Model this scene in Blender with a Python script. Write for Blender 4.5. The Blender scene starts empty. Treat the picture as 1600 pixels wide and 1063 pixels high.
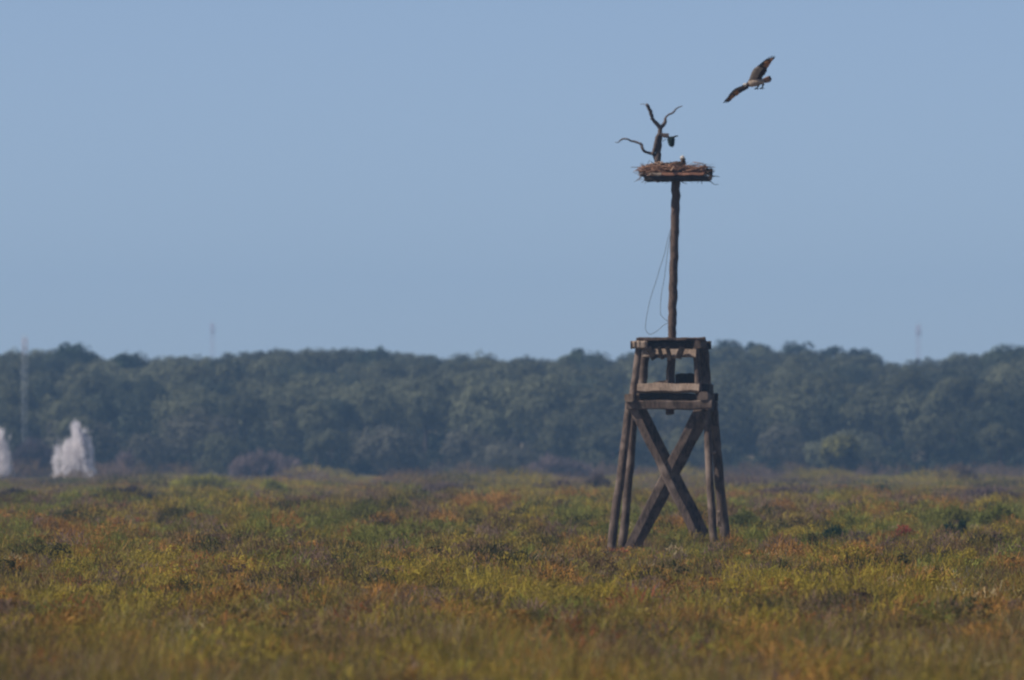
import bpy, bmesh, math, random
import numpy as np
from mathutils import Vector, Matrix
random.seed(7); rng = np.random.default_rng(11)
SC = bpy.context.scene

# ------------------------------------------------------------------ camera, sky, sun
K = 18323.0                       # pixels of the 1600 wide photograph per unit slope
CAMZ = 1.8; HY = 718.0            # eye height, image row of the true horizon
cd = bpy.data.cameras.new('camera'); cam = bpy.data.objects.new('camera', cd)
SC.collection.objects.link(cam); SC.camera = cam
cam.location = (0, 0, CAMZ)
cam.rotation_euler = (math.pi/2 + math.atan((HY-531.5)/K), 0, 0)
cd.sensor_width = 36; cd.lens = 36*K/1600
cd.clip_start = 1; cd.clip_end = 6000
cd.dof.use_dof = True; cd.dof.focus_distance = 178; cd.dof.aperture_fstop = 4.7; cd.dof.aperture_blades = 9

EL = math.radians(45); AZ = math.radians(76)
S = Vector((-math.cos(EL)*math.sin(AZ), -math.cos(EL)*math.cos(AZ), math.sin(EL)))
w = bpy.data.worlds.new('World'); SC.world = w; w.use_nodes = True
nt = w.node_tree; nt.nodes.clear()
sky = nt.nodes.new('ShaderNodeTexSky'); sky.sky_type = 'NISHITA'; sky.sun_disc = False
sky.sun_elevation = EL; sky.sun_rotation = math.atan2(S.x, S.y)
sky.air_density = 0.3; sky.dust_density = 0.45; sky.ozone_density = 3.0
tint = nt.nodes.new('ShaderNodeMix'); tint.data_type = 'RGBA'; tint.blend_type = 'MULTIPLY'
tint.inputs[0].default_value = 1.0; tint.inputs[7].default_value = (1.21, 1.075, 0.955, 1)
bg = nt.nodes.new('ShaderNodeBackground'); bg.inputs[1].default_value = 0.123
wo = nt.nodes.new('ShaderNodeOutputWorld')
nt.links.new(sky.outputs[0], tint.inputs[6]); nt.links.new(tint.outputs[2], bg.inputs[0]); nt.links.new(bg.outputs[0], wo.inputs[0])

sl = bpy.data.lights.new('sun', 'SUN'); sl.energy = 5.0; sl.angle = math.radians(0.5); sl.color = (1.0, 0.93, 0.83)
so = bpy.data.objects.new('sun', sl); SC.collection.objects.link(so)
so.location = (-40, 200, 60); so.rotation_euler = S.to_track_quat('Z', 'Y').to_euler()
SC.view_settings.view_transform = 'Standard'; SC.view_settings.look = 'None'
SC.view_settings.exposure = 0.0; SC.view_settings.gamma = 1.0
SC.cycles.filter_width = 2.2
SC.cycles.max_bounces = 6; SC.cycles.volume_bounces = 1; SC.cycles.transparent_max_bounces = 8

# ------------------------------------------------------------------ helpers
def P(px, py, d):                 # the point at distance d seen at photo pixel px, py
    return Vector(((px-800)/K*d, d, CAMZ + (HY-py)/K*d))

def tag(o, label=None, cat=None, group=None, kind=None):
    if label: o['label'] = label
    if cat: o['category'] = cat
    if group: o['group'] = group
    if kind: o['kind'] = kind
    return o

def empty(name, loc):
    o = bpy.data.objects.new(name, None); SC.collection.objects.link(o)
    o.location = loc; o.empty_display_size = 0.3
    return o

def link_mesh(name, me, mat, parent=None, loc=None):
    o = bpy.data.objects.new(name, me); SC.collection.objects.link(o)
    if mat: me.materials.append(mat)
    if parent: o.parent = parent
    if loc is not None: o.location = loc
    return o

class MB:                         # collects tubes and timbers, world coordinates
    def __init__(s): s.bm = bmesh.new(); s.cl = s.bm.loops.layers.float_color.new('Col'); s.c = (1, 1, 1, 1)
    def face(s, vs, c=None, smooth=False):
        try: f = s.bm.faces.new(vs)
        except ValueError: return
        f.smooth = smooth
        for l in f.loops: l[s.cl] = c or s.c
    def timber(s, a, b, wd, th, side=None, n=6, jit=0.008, rnd=0.18, c=None):
        # squared timber a->b; wd across `side`, th along the third axis; chamfered corners, uneven edges
        a = Vector(a); b = Vector(b); ax = (b-a).normalized()
        side = Vector(side) if side else Vector((1, 0, 0))
        side = (side - ax*side.dot(ax)).normalized(); up = ax.cross(side).normalized()
        k = rnd*min(wd, th)
        prof = [(-wd/2+k, -th/2), (wd/2-k, -th/2), (wd/2, -th/2+k), (wd/2, th/2-k), (wd/2-k, th/2), (-wd/2+k, th/2), (-wd/2, th/2-k), (-wd/2, -th/2+k)]
        rings = []
        for i in range(n+1):
            p = a.lerp(b, i/n); q = []
            ox, oy = random.gauss(0, jit*.6), random.gauss(0, jit*.6)
            for u, v in prof:
                q.append(s.bm.verts.new(p + side*(u+ox+random.gauss(0, jit*.5)) + up*(v+oy+random.gauss(0, jit*.5))))
            rings.append(q)
        for i in range(n):
            for j in range(8): s.face([rings[i][j], rings[i][(j+1) % 8], rings[i+1][(j+1) % 8], rings[i+1][j]], c)
        s.face(rings[0][::-1], c); s.face(rings[-1], c)
    def tube(s, pts, rad, seg=10, jit=0.0, cols=None, flat=(1, 1), ref=None, cap=True):
        pts = [Vector(p) for p in pts]; n = len(pts)
        rings = []
        for i, p in enumerate(pts):
            t = (pts[min(i+1, n-1)] - pts[max(i-1, 0)]).normalized()
            r0 = Vector(ref) if ref else (Vector((0, 1, 0)) if abs(t.y) < .9 else Vector((0, 0, 1)))
            a = (r0 - t*r0.dot(t)).normalized(); b = t.cross(a)
            r = rad[i] if hasattr(rad, '__len__') else rad
            q = []
            for j in range(seg):
                an = 2*math.pi*j/seg; rr = r*(1+random.gauss(0, jit))
                q.append(s.bm.verts.new(p + a*math.cos(an)*rr*flat[0] + b*math.sin(an)*rr*flat[1]))
            rings.append(q)
        for i in range(n-1):
            for j in range(seg):
                s.face([rings[i][j], rings[i][(j+1) % seg], rings[i+1][(j+1) % seg], rings[i+1][j]], cols[i] if cols else None, True)
        if cap: s.face(rings[0][::-1], cols[0] if cols else None); s.face(rings[-1], cols[-1] if cols else None)
        return rings
    def build(s, name, mat, parent=None, origin=None):
        me = bpy.data.meshes.new(name)
        o0 = Vector(parent.location) if parent else (Vector(origin) if origin is not None else Vector((0, 0, 0)))
        for v in s.bm.verts: v.co -= o0
        bmesh.ops.recalc_face_normals(s.bm, faces=s.bm.faces)
        s.bm.to_mesh(me); s.bm.free()
        return link_mesh(name, me, mat, parent, None if parent else o0)

def refine(pts, n=4, wob=0.0):    # smooth a polyline (Catmull-Rom) and add a little wobble
    pts = [Vector(p) for p in pts]; out = []
    for i in range(len(pts)-1):
        p0, p1, p2, p3 = pts[max(i-1, 0)], pts[i], pts[i+1], pts[min(i+2, len(pts)-1)]
        for k in range(n):
            t = k/n
            q = 0.5*((2*p1)+(p2-p0)*t+(2*p0-5*p1+4*p2-p3)*t*t+(3*p1-p0-3*p2+p3)*t**3)
            if i+k: q += Vector((random.gauss(0, wob), random.gauss(0, wob), random.gauss(0, wob)))
            out.append(q)
    return out + [pts[-1]]
def lerp_list(v, m):
    return list(np.interp(np.linspace(0, len(v)-1, m), range(len(v)), v))

# ------------------------------------------------------------------ materials
def newmat(name):
    m = bpy.data.materials.new(name); m.use_nodes = True
    t = m.node_tree; b = t.nodes['Principled BSDF']
    return m, t, b
def wood(name, c1, c2, c3, scale=6.0, stretch=(1, 1, 0.18), bump=0.35):
    m, t, b = newmat(name); N, L = t.nodes, t.links
    tc = N.new('ShaderNodeTexCoord'); mp = N.new('ShaderNodeMapping'); mp.inputs['Scale'].default_value = stretch
    L.new(tc.outputs['Object'], mp.inputs[0])
    n1 = N.new('ShaderNodeTexNoise'); n1.inputs['Scale'].default_value = scale*5; n1.inputs['Detail'].default_value = 5; n1.inputs['Roughness'].default_value = .7
    n2 = N.new('ShaderNodeTexNoise'); n2.inputs['Scale'].default_value = 2.6; n2.inputs['Detail'].default_value = 3
    L.new(mp.outputs[0], n1.inputs[0]); L.new(tc.outputs['Object'], n2.inputs[0])
    r = N.new('ShaderNodeValToRGB'); e = r.color_ramp.elements
    e[0].position = .33; e[0].color = (*c1, 1); e[1].position = .68; e[1].color = (*c2, 1)
    L.new(n1.outputs[0], r.inputs[0])
    r2 = N.new('ShaderNodeValToRGB'); r2.color_ramp.elements[0].position = .5; r2.color_ramp.elements[1].position = .72
    L.new(n2.outputs[0], r2.inputs[0])
    mx = N.new('ShaderNodeMix'); mx.data_type = 'RGBA'; mx.inputs[7].default_value = (*c3, 1)
    L.new(r2.outputs[0], mx.inputs[0]); L.new(r.outputs[0], mx.inputs[6]); L.new(mx.outputs[2], b.inputs['Base Color'])
    bp = N.new('ShaderNodeBump'); bp.inputs['Strength'].default_value = bump; bp.inputs['Distance'].default_value = .02
    L.new(n1.outputs[0], bp.inputs['Height']); L.new(bp.outputs[0], b.inputs['Normal'])
    b.inputs['Roughness'].default_value = .85; b.inputs['Specular IOR Level'].default_value = .25
    return m
def vcol(name, rough=.8, trans=0.0, nscale=0, spec=.15):
    m, t, b = newmat(name); N, L = t.nodes, t.links
    a = N.new('ShaderNodeAttribute'); a.attribute_name = 'Col'; src = a.outputs['Color']
    if nscale:
        tc = N.new('ShaderNodeTexCoord'); n = N.new('ShaderNodeTexNoise'); n.inputs['Scale'].default_value = nscale; n.inputs['Detail'].default_value = 3
        L.new(tc.outputs['Object'], n.inputs[0])
        r = N.new('ShaderNodeMapRange'); r.inputs[1].default_value = .3; r.inputs[2].default_value = .7; r.inputs[3].default_value = .65; r.inputs[4].default_value = 1.25
        L.new(n.outputs[0], r.inputs[0])
        mx = N.new('ShaderNodeVectorMath'); mx.operation = 'SCALE'; L.new(src, mx.inputs[0]); L.new(r.outputs[0], mx.inputs['Scale']); src = mx.outputs[0]
    L.new(src, b.inputs['Base Color'])
    b.inputs['Roughness'].default_value = rough; b.inputs['Specular IOR Level'].default_value = spec
    if trans:
        tr = N.new('ShaderNodeBsdfTranslucent'); L.new(src, tr.inputs[0])
        ms = N.new('ShaderNodeMixShader'); ms.inputs[0].default_value = trans
        L.new(b.outputs[0], ms.inputs[1]); L.new(tr.outputs[0], ms.inputs[2]); L.new(ms.outputs[0], t.nodes['Material Output'].inputs[0])
    return m
M_WOOD = wood('weathered_timber', (.026, .019, .017), (.150, .104, .082), (.22, .165, .135))
M_PALE_LIT = wood('pale_lit_timber', (.13, .09, .065), (.36, .265, .20), (.30, .235, .19))  # lighter timber, with sunlight on some beam faces put into its colour
M_DARK_SHADE = wood('dark_shade_timber', (.016, .012, .011), (.050, .036, .029), (.07, .05, .04))  # darker copy of the timber; shade on tower beams put into its colour
M_POLE = wood('pole_bark', (.035, .024, .019), (.17, .115, .09), (.11, .075, .06), 7, (1, 1, .3))
M_SNAG = wood('dead_wood', (.035, .026, .024), (.15, .115, .105), (.22, .17, .155), 10, (1, 1, .35))
M_STICK = vcol('sticks', .9, 0, 14)
M_LEAF = vcol('leaves', .8, .35, 0, .05)
M_GRASS = vcol('blades', .8, .35, 0, .05)
M_BIRD = vcol('feathers', .8, .5, 30)
M_LUMP = vcol('dark_green_mesh', .8, 0, 12)
M_WIRE = vcol('cord', .6)
M_MAST = vcol('mast_paint', .5)
M_SPRAY = vcol('white_spray', .9, .42)

# ------------------------------------------------------------------ ground
def fnoise(seed, n=7, kmin=.5, kmax=3):     # smooth 2-D noise in about -1..1
    r = np.random.default_rng(seed)
    k = r.uniform(kmin, kmax, n); a = r.uniform(0, 2*np.pi, n); p = r.uniform(0, 2*np.pi, n)
    kx, ky = k*np.cos(a), k*np.sin(a); A = 1/np.sqrt(k); A = A/np.sqrt((A**2).sum()/2)
    return lambda x, y: sum(A[i]*np.sin(kx[i]*x+ky[i]*y+p[i]) for i in range(n))
_gn = fnoise(3, 9, .02, .25)
def ground_z(x, y):
    x = np.asarray(x, float); y = np.asarray(y, float)
    h = np.clip((y-925)/255, 0, 1); h = h*h*(3-2*h)*7.4
    return h + .07*_gn(x, y)*np.clip((y-120)/300, .3, 1.6)
xs = np.concatenate([np.arange(-700, -110, 30), np.arange(-110, 111, 2.5), np.arange(140, 701, 30)])
ys = np.concatenate([np.arange(-40, 60, 10), np.arange(60, 1240, 3.0), np.arange(1260, 2600, 60)])
X, Y = np.meshgrid(xs, ys); Z = ground_z(X, Y)
V = np.stack([X, Y, Z], -1).reshape(-1, 3); nx = len(xs)
ii, jj = np.meshgrid(np.arange(len(ys)-1), np.arange(nx-1), indexing='ij')
q = (ii*nx+jj).ravel(); F = np.stack([q, q+1, q+nx+1, q+nx], 1)
def np_mesh(name, V, F, col=None):
    me = bpy.data.meshes.new(name); nv, nf = len(V), len(F); k = F.shape[1]
    me.vertices.add(nv); me.loops.add(nf*k); me.polygons.add(nf)
    me.vertices.foreach_set('co', np.ascontiguousarray(V, np.float32).ravel())
    me.loops.foreach_set('vertex_index', np.ascontiguousarray(F, np.int32).ravel())
    me.polygons.foreach_set('loop_start', np.arange(0, nf*k, k, dtype=np.int32))
    if col is not None:
        at = me.attributes.new('Col', 'FLOAT_COLOR', 'POINT')
        c = np.ones((nv, 4), np.float32); c[:, :3] = col; at.data.foreach_set('color', c.ravel())
    me.update(calc_edges=True); return me
m, t, b = newmat('marsh_soil'); N, L = t.nodes, t.links
tc = N.new('ShaderNodeTexCoord'); n1 = N.new('ShaderNodeTexNoise'); n1.inputs['Scale'].default_value = .35; n1.inputs['Detail'].default_value = 8
n2 = N.new('ShaderNodeTexNoise'); n2.inputs['Scale'].default_value = 9; n2.inputs['Detail'].default_value = 6
L.new(tc.outputs['Object'], n1.inputs[0]); L.new(tc.outputs['Object'], n2.inputs[0])
r = N.new('ShaderNodeValToRGB'); e = r.color_ramp.elements; e[0].position = .35; e[0].color = (.06, .05, .025, 1); e[1].position = .65; e[1].color = (.13, .10, .055, 1)
ad = N.new('ShaderNodeMath'); ad.operation = 'ADD'; sc_ = N.new('ShaderNodeMath'); sc_.operation = 'MULTIPLY_ADD'; sc_.inputs[1].default_value = .5; sc_.inputs[2].default_value = -.25
L.new(n2.outputs[0], sc_.inputs[0]); L.new(n1.outputs[0], ad.inputs[0]); L.new(sc_.outputs[0], ad.inputs[1]); L.new(ad.outputs[0], r.inputs[0])
L.new(r.outputs[0], b.inputs['Base Color']); b.inputs['Roughness'].default_value = .95
tag(link_mesh('ground', np_mesh('ground', V, F), m), kind='structure')

# ------------------------------------------------------------------ haze
HB = [(-740, -70, -2.5), (740, 2700, 44)]
bm = bmesh.new(); bmesh.ops.create_cube(bm, size=1)
for v in bm.verts: v.co = Vector([HB[0][i] + (v.co[i]+.5)*(HB[1][i]-HB[0][i]) for i in range(3)])
me = bpy.data.meshes.new('haze'); bm.to_mesh(me); bm.free()
m = bpy.data.materials.new('haze_air'); m.use_nodes = True; t = m.node_tree; t.nodes.clear()
pv = t.nodes.new('ShaderNodeVolumePrincipled'); mo = t.nodes.new('ShaderNodeOutputMaterial'); t.links.new(pv.outputs[0], mo.inputs['Volume'])
pv.inputs['Color'].default_value = (.33, .60, 1.0, 1); pv.inputs['Density'].default_value = 0.00024; pv.inputs['Anisotropy'].default_value = 0.2
tag(link_mesh('haze', me, m), 'thin blue air haze lying over the marsh and wood', kind='stuff')

# ------------------------------------------------------------------ vegetation meshes in numpy
class Quads:                      # many small tapered faces gathered into one mesh
    def __init__(s): s.b = []; s.c = []
    def add(s, base, up, side, col, taper=.25):
        # base, up, side: (n,3); a face from base-side..base+side to the tip
        tip = base+up
        q = np.stack([base-side, base+side, tip+side*taper, tip-side*taper], 1)
        s.b.append(q.reshape(-1, 3)); s.c.append(np.repeat(col, 4, 0))
    def build(s, name, mat, origin=(0, 0, 0), parent=None):
        V = np.concatenate(s.b)-np.array(origin); C = np.clip(np.concatenate(s.c), .004, .95)
        F = np.arange(len(V)).reshape(-1, 4)
        return link_mesh(name, np_mesh(name, V, F, C), mat, parent, None if parent else origin)
def rand_dir(n, zb=0.0):
    v = rng.normal(size=(n, 3)); v[:, 2] += zb; return v/np.linalg.norm(v, axis=1, keepdims=True)
def cross_side(up, wd):
    r = rng.normal(size=up.shape); s = np.cross(up, r); s /= np.linalg.norm(s, axis=1, keepdims=True)+1e-9
    return s*wd[:, None]

PAL = dict(olive=(.230, .186, .050), yellow=(.33, .265, .046), green=(.185, .195, .048), orange=(.34, .190, .055), rust=(.30, .10, .045),
           purple=(.185, .130, .100), straw=(.38, .31, .18), dark=(.065, .065, .028), brown=(.175, .122, .060), deep=(.035, .060, .035))
PN = list(PAL); PA = np.array([PAL[k] for k in PN])*np.array([1.06, 1.01, .97])
def tuft(Q, x, y, z, cls, h, r, nb, kind, tdist):
    """vectorised plants: arrays of equal length; nb blades each"""
    n = len(x); rep = np.repeat(np.arange(n), nb); m_ = len(rep)
    col = PA[cls[rep]]*rng.uniform(.88, 1.13, (m_, 1))*(1+rng.normal(0, .05, (m_, 3)))
    pj = rng.uniform(.72, 1.25, (n, 1)); col = col*pj[rep]
    fx = (np.abs(x/y*229-1.95) < .42) | (np.abs(x/y*229-2.6) < .55)*(y > 205)                      # low growth in front of the front left foot
    h = np.where(fx & (y > 150) & (y < 231), h*.55, h)
    H = h[rep]; R = r[rep]
    a = rng.uniform(0, 2*np.pi, m_); rr = R*np.sqrt(rng.uniform(0, 1, m_))
    bx = x[rep]+rr*np.cos(a); by = y[rep]+rr*np.sin(a)
    if kind == 'grass':
        hh = H*rng.uniform(.55, 1.15, m_)
        up = np.stack([rng.normal(.10, .28, m_)*hh+.25*rr*np.cos(a), rng.normal(0, .25, m_)*hh, hh], 1)
        base = np.stack([bx, by, z[rep]-.02], 1); wd = rng.uniform(.5, 1.1, m_)*.0050*(tdist[rep]/100)**.8
        Q.add(base, up, cross_side(up, wd), col, .2)
    else:                          # shrub: short sprigs through a mound
        q = rng.uniform(0, 1, m_)**.45
        dome = np.sqrt(np.clip(1-(rr/R)**2, 0, 1))*.75+.25
        bz = z[rep]+H*dome*q*.85
        L_ = H*rng.uniform(.16, .34, m_)
        up = rand_dir(m_, 1.3)*L_[:, None]; base = np.stack([bx, by, bz], 1)
        wd = rng.uniform(.5, 1.1, m_)*np.maximum(.0065, .0052*(tdist[rep]/100)**.75)
        Q.add(base, up, cross_side(up, wd), col, .55)

def crown(Q, c, rx, rz, nclump, nleaf, col, leaf=.30):
    dirs = rand_dir(nclump, .35); rad = rng.uniform(.45, .92, nclump)**.6
    cc = dirs*rad[:, None]*np.array([rx, rx, rz])
    cc += rng.normal(0, .05*rx, cc.shape)
    cr = rng.uniform(.18, .36, nclump)*rx
    rep = np.repeat(np.arange(nclump), nleaf); m_ = len(rep)
    p = cc[rep] + rand_dir(m_, .2)*(cr[rep]*rng.uniform(.3, 1, m_)**.5)[:, None] + np.array(c)
    up = rand_dir(m_, .3)*rng.uniform(.6, 1.3, m_)[:, None]*leaf
    clj = rng.uniform(.8, 1.22, (nclump, 1)); co = np.array(col)*clj[rep]*rng.uniform(.88, 1.12, (m_, 1))
    nrm = (p-np.array(c)-cc[rep]*.45)/rx + rng.normal(0, .22, p.shape); nrm /= np.linalg.norm(nrm, axis=1, keepdims=True)
    up -= nrm*(up*nrm).sum(1, keepdims=True)*.85
    sd = np.cross(nrm, up); sd /= np.linalg.norm(sd, axis=1, keepdims=True)+1e-9
    Q.add(p-up/2, up, sd*(rng.uniform(.3, .55, m_)*leaf)[:, None], co, .6)
nA, nB, nC, nD = fnoise(21, 9, .5, 2.6), fnoise(22, 9, .8, 4.5), fnoise(23, 9, .6, 3.0), fnoise(24, 9, 1.5, 7)
# shrubs one can tell apart: the low growth keeps clear of them
SHR = [
 (1540, 754, 120, 32, 500, (.15, .105, .105), 1100, 'long purplish brown low scrub at the right edge behind the yellow green mounds'),
 (1235, 752, 110, 22, 520, (.16, .115, .10), 900, 'low purplish brown scrub on the far marsh between tower and lone tree'),
 (700, 748, 120, 24, 540, (.17, .125, .11), 900, 'mauve brown low scrub on the far marsh at mid photo'),
 (52, 664, 70, 84, 915, (.105, .085, .095), 1500, 'dusky purple grey thicket between the two white plumes'),
 (415, 690, 120, 50, 925, (.20, .15, .14), 1300, 'pinkish brown bare thicket at the foot of the wood, left of centre'),
 (868, 706, 130, 36, 925, (.19, .14, .13), 1300, 'pinkish brown bare thicket at the foot of the wood, left of the tower'),
 (195, 700, 30, 48, 928, (.20, .15, .14), 400, 'narrow pinkish bush at the foot of the wood, right of the white plume'),
 (1495, 722, 70, 24, 800, (.16, .11, .08), 700, 'brown reddish shrub bumps on the marsh edge far right'),  # px, top row, width px, height px, distance, colour, leaves, label
 (1304, 816, 40, 36, 245, (.030, .058, .034), 420, 'dark green upright bush in the grass right of the tower'),
 (1485, 812, 17, 30, 262, (.028, .052, .036), 200, 'small dark blue green bush at the far right, left one of two close together'),
 (1503, 808, 14, 32, 262, (.030, .055, .034), 200, 'narrow dark green bush at the far right, right one of two close together'),
 (1345, 822, 44, 32, 248, (.17, .12, .11), 360, 'greyish dry shrub touching the dark green upright bush'),
 (1412, 817, 46, 20, 258, (.28, .075, .045), 300, 'low rust red shrub between the dark green bushes'),
 (1480, 783, 88, 44, 300, (.20, .20, .045), 900, 'wide yellow green mound shrub above the two small dark bushes'),
 (1555, 780, 80, 52, 296, (.20, .21, .05), 900, 'yellow green mound shrub near the right edge of the photo'),
 (1378, 755, 34, 24, 520, (.05, .07, .035), 260, 'small dark green shrub far right of the tower below the lone tree'),
 (1165, 792, 60, 38, 285, (.15, .16, .045), 700, 'bushy olive shrub immediately right of the tower legs'),
 (190, 753, 115, 36, 465, (.060, .046, .046), 1100, 'long dark purplish brown shrub below the white plume'),
 (30, 756, 80, 30, 470, (.080, .058, .054), 800, 'dark purplish shrub at the left edge of the photo'),
 (870, 745, 88, 36, 560, (.125, .088, .082), 800, 'wide purple brown shrub on the marsh skyline left of the tower'),
 (935, 733, 46, 34, 600, (.085, .062, .055), 500, 'dark brown bump of a shrub closest to the left of the tower'),
 (320, 737, 120, 30, 600, (.30, .28, .05), 1100, 'bright yellow green shrub mound right of the white plume'),
 (427, 741, 44, 38, 560, (.30, .29, .05), 600, 'small yellow green upright shrub second right of the white plume'),
 (1060, 948, 40, 26, 150, (.13, .12, .03), 340, 'yellow olive tuft below the tower in the near grass'),
 (1388, 935, 36, 28, 152, (.075, .080, .025), 360, 'dark olive round shrub in the near grass on the right'),
 (1270, 1002, 52, 36, 122, (.13, .10, .03), 420, 'yellow tipped brown tuft near the bottom right'),
 (360, 906, 11, 24, 170, (.30, .075, .03), 90, 'single bright rust coloured sprig in the left grass'),
 (1190, 872, 18, 20, 200, (.22, .05, .045), 120, 'small crimson sprig below the right tower legs'),
 (1250, 888, 46, 26, 188, (.20, .07, .035), 240, 'dark red brown sprigs right of the crimson sprig'),
 (968, 862, 34, 16, 222, (.36, .12, .06), 160, 'orange red low sprig at the foot of the front left leg'),
 (103, 915, 24, 28, 165, (.05, .045, .03), 200, 'blackish brown seedhead clump at the left, right one of two'),
 (52, 905, 20, 28, 168, (.055, .045, .035), 170, 'blackish brown seedhead clump at the far left edge'),
 (262, 975, 34, 42, 132, (.24, .09, .04), 160, 'rust brown stalks in the near grass at lower left'),
 (690, 985, 30, 44, 125, (.06, .05, .025), 200, 'dark brown upright tuft near the bottom centre'),
 (315, 822, 60, 26, 300, (.17, .16, .045), 420, 'olive shrub with orange sprigs in the left middle marsh'),
 (232, 805, 44, 22, 320, (.30, .21, .05), 300, 'orange yellow shrub in the left middle marsh'),
]
def clear(x, d):
    keep = np.ones(len(x), bool)
    for px, py, wp, hp, d_, *_ in SHR:
        keep &= ~((np.abs(x/d*K+800-px) < wp/2+8) & (d > d_*.84) & (d < d_*1.02))
    return keep & ~((np.abs(x/d*229-2.4) < 1.0) & (d > 190) & (d < 232))
def sample_positions(d0, d1, rho0, pw):
    dd = np.linspace(d0, d1, 400); W = .0873*dd*1.2+5
    dens = rho0*(100/dd)**pw*W; cdf = np.concatenate([[0], np.cumsum((dens[1:]+dens[:-1])/2*np.diff(dd))])
    n = int(cdf[-1]); d = np.interp(rng.uniform(0, cdf[-1], n), cdf, dd)
    x = rng.uniform(-.5, .5, n)*(.0873*d*1.2+5)
    return x, d
def classes(x, d, kind):
    yy = HY+K*CAMZ/d                       # image row of the ground there: bands of different plants
    u = x/d*300; v = np.log(d)*15
    a, b_, c_, e_ = nA(u, v), nB(u, v), nC(u*.8, v*.9), nD(u*1.4, v*1.4)
    n = len(x); W = np.full((n, len(PN)), 0.02)
    def g(k, val): W[:, PN.index(k)] += np.clip(val, 0, None)
    near = np.clip((yy-935)/60, 0, 1); mid = np.exp(-((yy-835)/38)**2); far = np.clip((800-yy)/35, 0, 1); band = np.exp(-((yy-935)/30)**2)
    if kind == 'grass':
        g('olive', 1.0+.3*a); g('brown', .55-.3*a+.3*near); g('yellow', .25+.5*b_*.6+.25*band); g('green', .14+.6*mid*np.clip(.3+c_, 0, 2)+.35*near*np.clip(c_+.2, 0, 1))
        g('straw', .10+.16*np.clip(e_, 0, 1)+.06*near); g('orange', .05+.25*np.clip(b_-.4, 0, 1)+.03*near); g('purple', .2*np.clip(-b_, 0, 1)+far*np.clip(.1-a, 0, 1.2)*.8); g('dark', .05*far); g('yellow', .3*far)
        g('dark', .05)
    else:
        g('olive', .35); g('yellow', .22+1.2*np.clip(a, 0, 1.5)*(.4+band+far)); g('green', .15+1.7*mid*np.clip(c_+.3, 0, 1.5)+.15*far)
        g('orange', .12+.6*np.clip(b_-.2, 0, 1.5)*(1+near)*(1-.75*far)); g('rust', .02+.35*np.clip(e_-.7, 0, 1)); g('purple', .18+1.3*np.clip(-a+.05, 0, 2)*far+.35*np.clip(-c_, 0, 1))
        g('brown', .22+.3*np.clip(-b_, 0, 1)); g('dark', .16+.3*np.clip(-e_, 0, 1)); g('straw', .07)
    W = W**1.3; W /= W.sum(1, keepdims=True); cs = W.cumsum(1); return (rng.uniform(0, 1, (n, 1)) > cs).sum(1).clip(0, len(PN)-1)

Q = Quads()
x, d = sample_positions(79, 320, 10, 1.5); h = rng.uniform(.13, .26, len(x))*(1+.4*np.clip((128-d)/40, 0, 1))*(1+.25*nD(x, d*.2)); tuft(Q, x, d, ground_z(x, d), classes(x, d, 'grass'), h, rng.uniform(.05, .16, len(x)), 18, 'grass', d)
x, d = sample_positions(320, 925, 9, 1.5); h = rng.uniform(.12, .26, len(x)); tuft(Q, x, d, ground_z(x, d), classes(x, d, 'grass'), h, rng.uniform(.2, .5, len(x)), 12, 'grass', d)
tag(Q.build('marsh_grass', M_GRASS), 'olive and straw grasses covering the flat marsh', kind='stuff')
Q = Quads()
x, d = sample_positions(79, 320, 4.6, 1.35); r_ = rng.uniform(.10, .17, len(x))*rng.choice([1, 1.5, 2.4], len(x), p=[.5, .35, .15]); h = r_*rng.uniform(.9, 1.5, len(x))*np.where(r_ > .25, .85, 1.0)
tuft(Q, x, d, ground_z(x, d), classes(x, d, 'shrub'), h, r_, 70, 'shrub', d)
x, d = sample_positions(320, 925, 3.4, 1.5); r_ = rng.uniform(.4, .8, len(x))*rng.choice([1, 1.4, 2.2], len(x), p=[.5, .3, .2])
h = (.15+.16*r_)*rng.uniform(.7, 1.25, len(x))*(1+.5*np.clip(nA(x/d*300, np.log(d)*15), -.6, 1.3)); tuft(Q, x, d, ground_z(x, d), classes(x, d, 'shrub'), h, r_, 100, 'shrub', d)
x, d = sample_positions(110, 480, .62, 1.0); k_ = clear(x, d); x, d = x[k_], d[k_]; cl = classes(x, d, 'shrub'); cl = np.where((cl == PN.index('rust')) | (cl == PN.index('straw')), PN.index('olive'), cl)
r_ = rng.uniform(.14, .46, len(x))*(d/240)**.5; tuft(Q, x, d, ground_z(x, d), cl, r_*rng.uniform(1.0, 1.55, len(x)), r_, 190, 'shrub', d)
for k in range(0, len(x), 4):      # a quarter of them dense and leafy, standing beside the others
    crown(Q, (x[k]+r_[k], d[k]+.3, float(ground_z(x[k], d[k]))+r_[k]*.6), r_[k]*.8, r_[k]*.7, 12, 18, PA[cl[k]]*rng.uniform(.6, 1.2), max(.035, 1.8/K*d[k]))   # rounded bushes
n = 190; x = rng.uniform(-55, 55, n); d = rng.uniform(560, 910, n); k_ = clear(x, d); x, d = x[k_], d[k_]; n = len(x); cl = classes(x, d, 'shrub'); cl = np.where((cl == PN.index('rust')) | (cl == PN.index('straw')) | (cl == PN.index('orange')), PN.index('yellow'), cl)
for k in range(n):
    R_ = rng.uniform(.7, 2.3); H_ = R_*rng.uniform(.30, .55)
    tuft(Q, x[k:k+1], d[k:k+1], ground_z(x[k:k+1], d[k:k+1]), cl[k:k+1], np.array([H_*1.25]), np.array([R_]), 420, 'shrub', d[k:k+1]*.8)
tag(Q.build('low_scrub', M_LEAF), 'low yellow, green, rust and purple marsh shrubs', kind='stuff')
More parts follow.
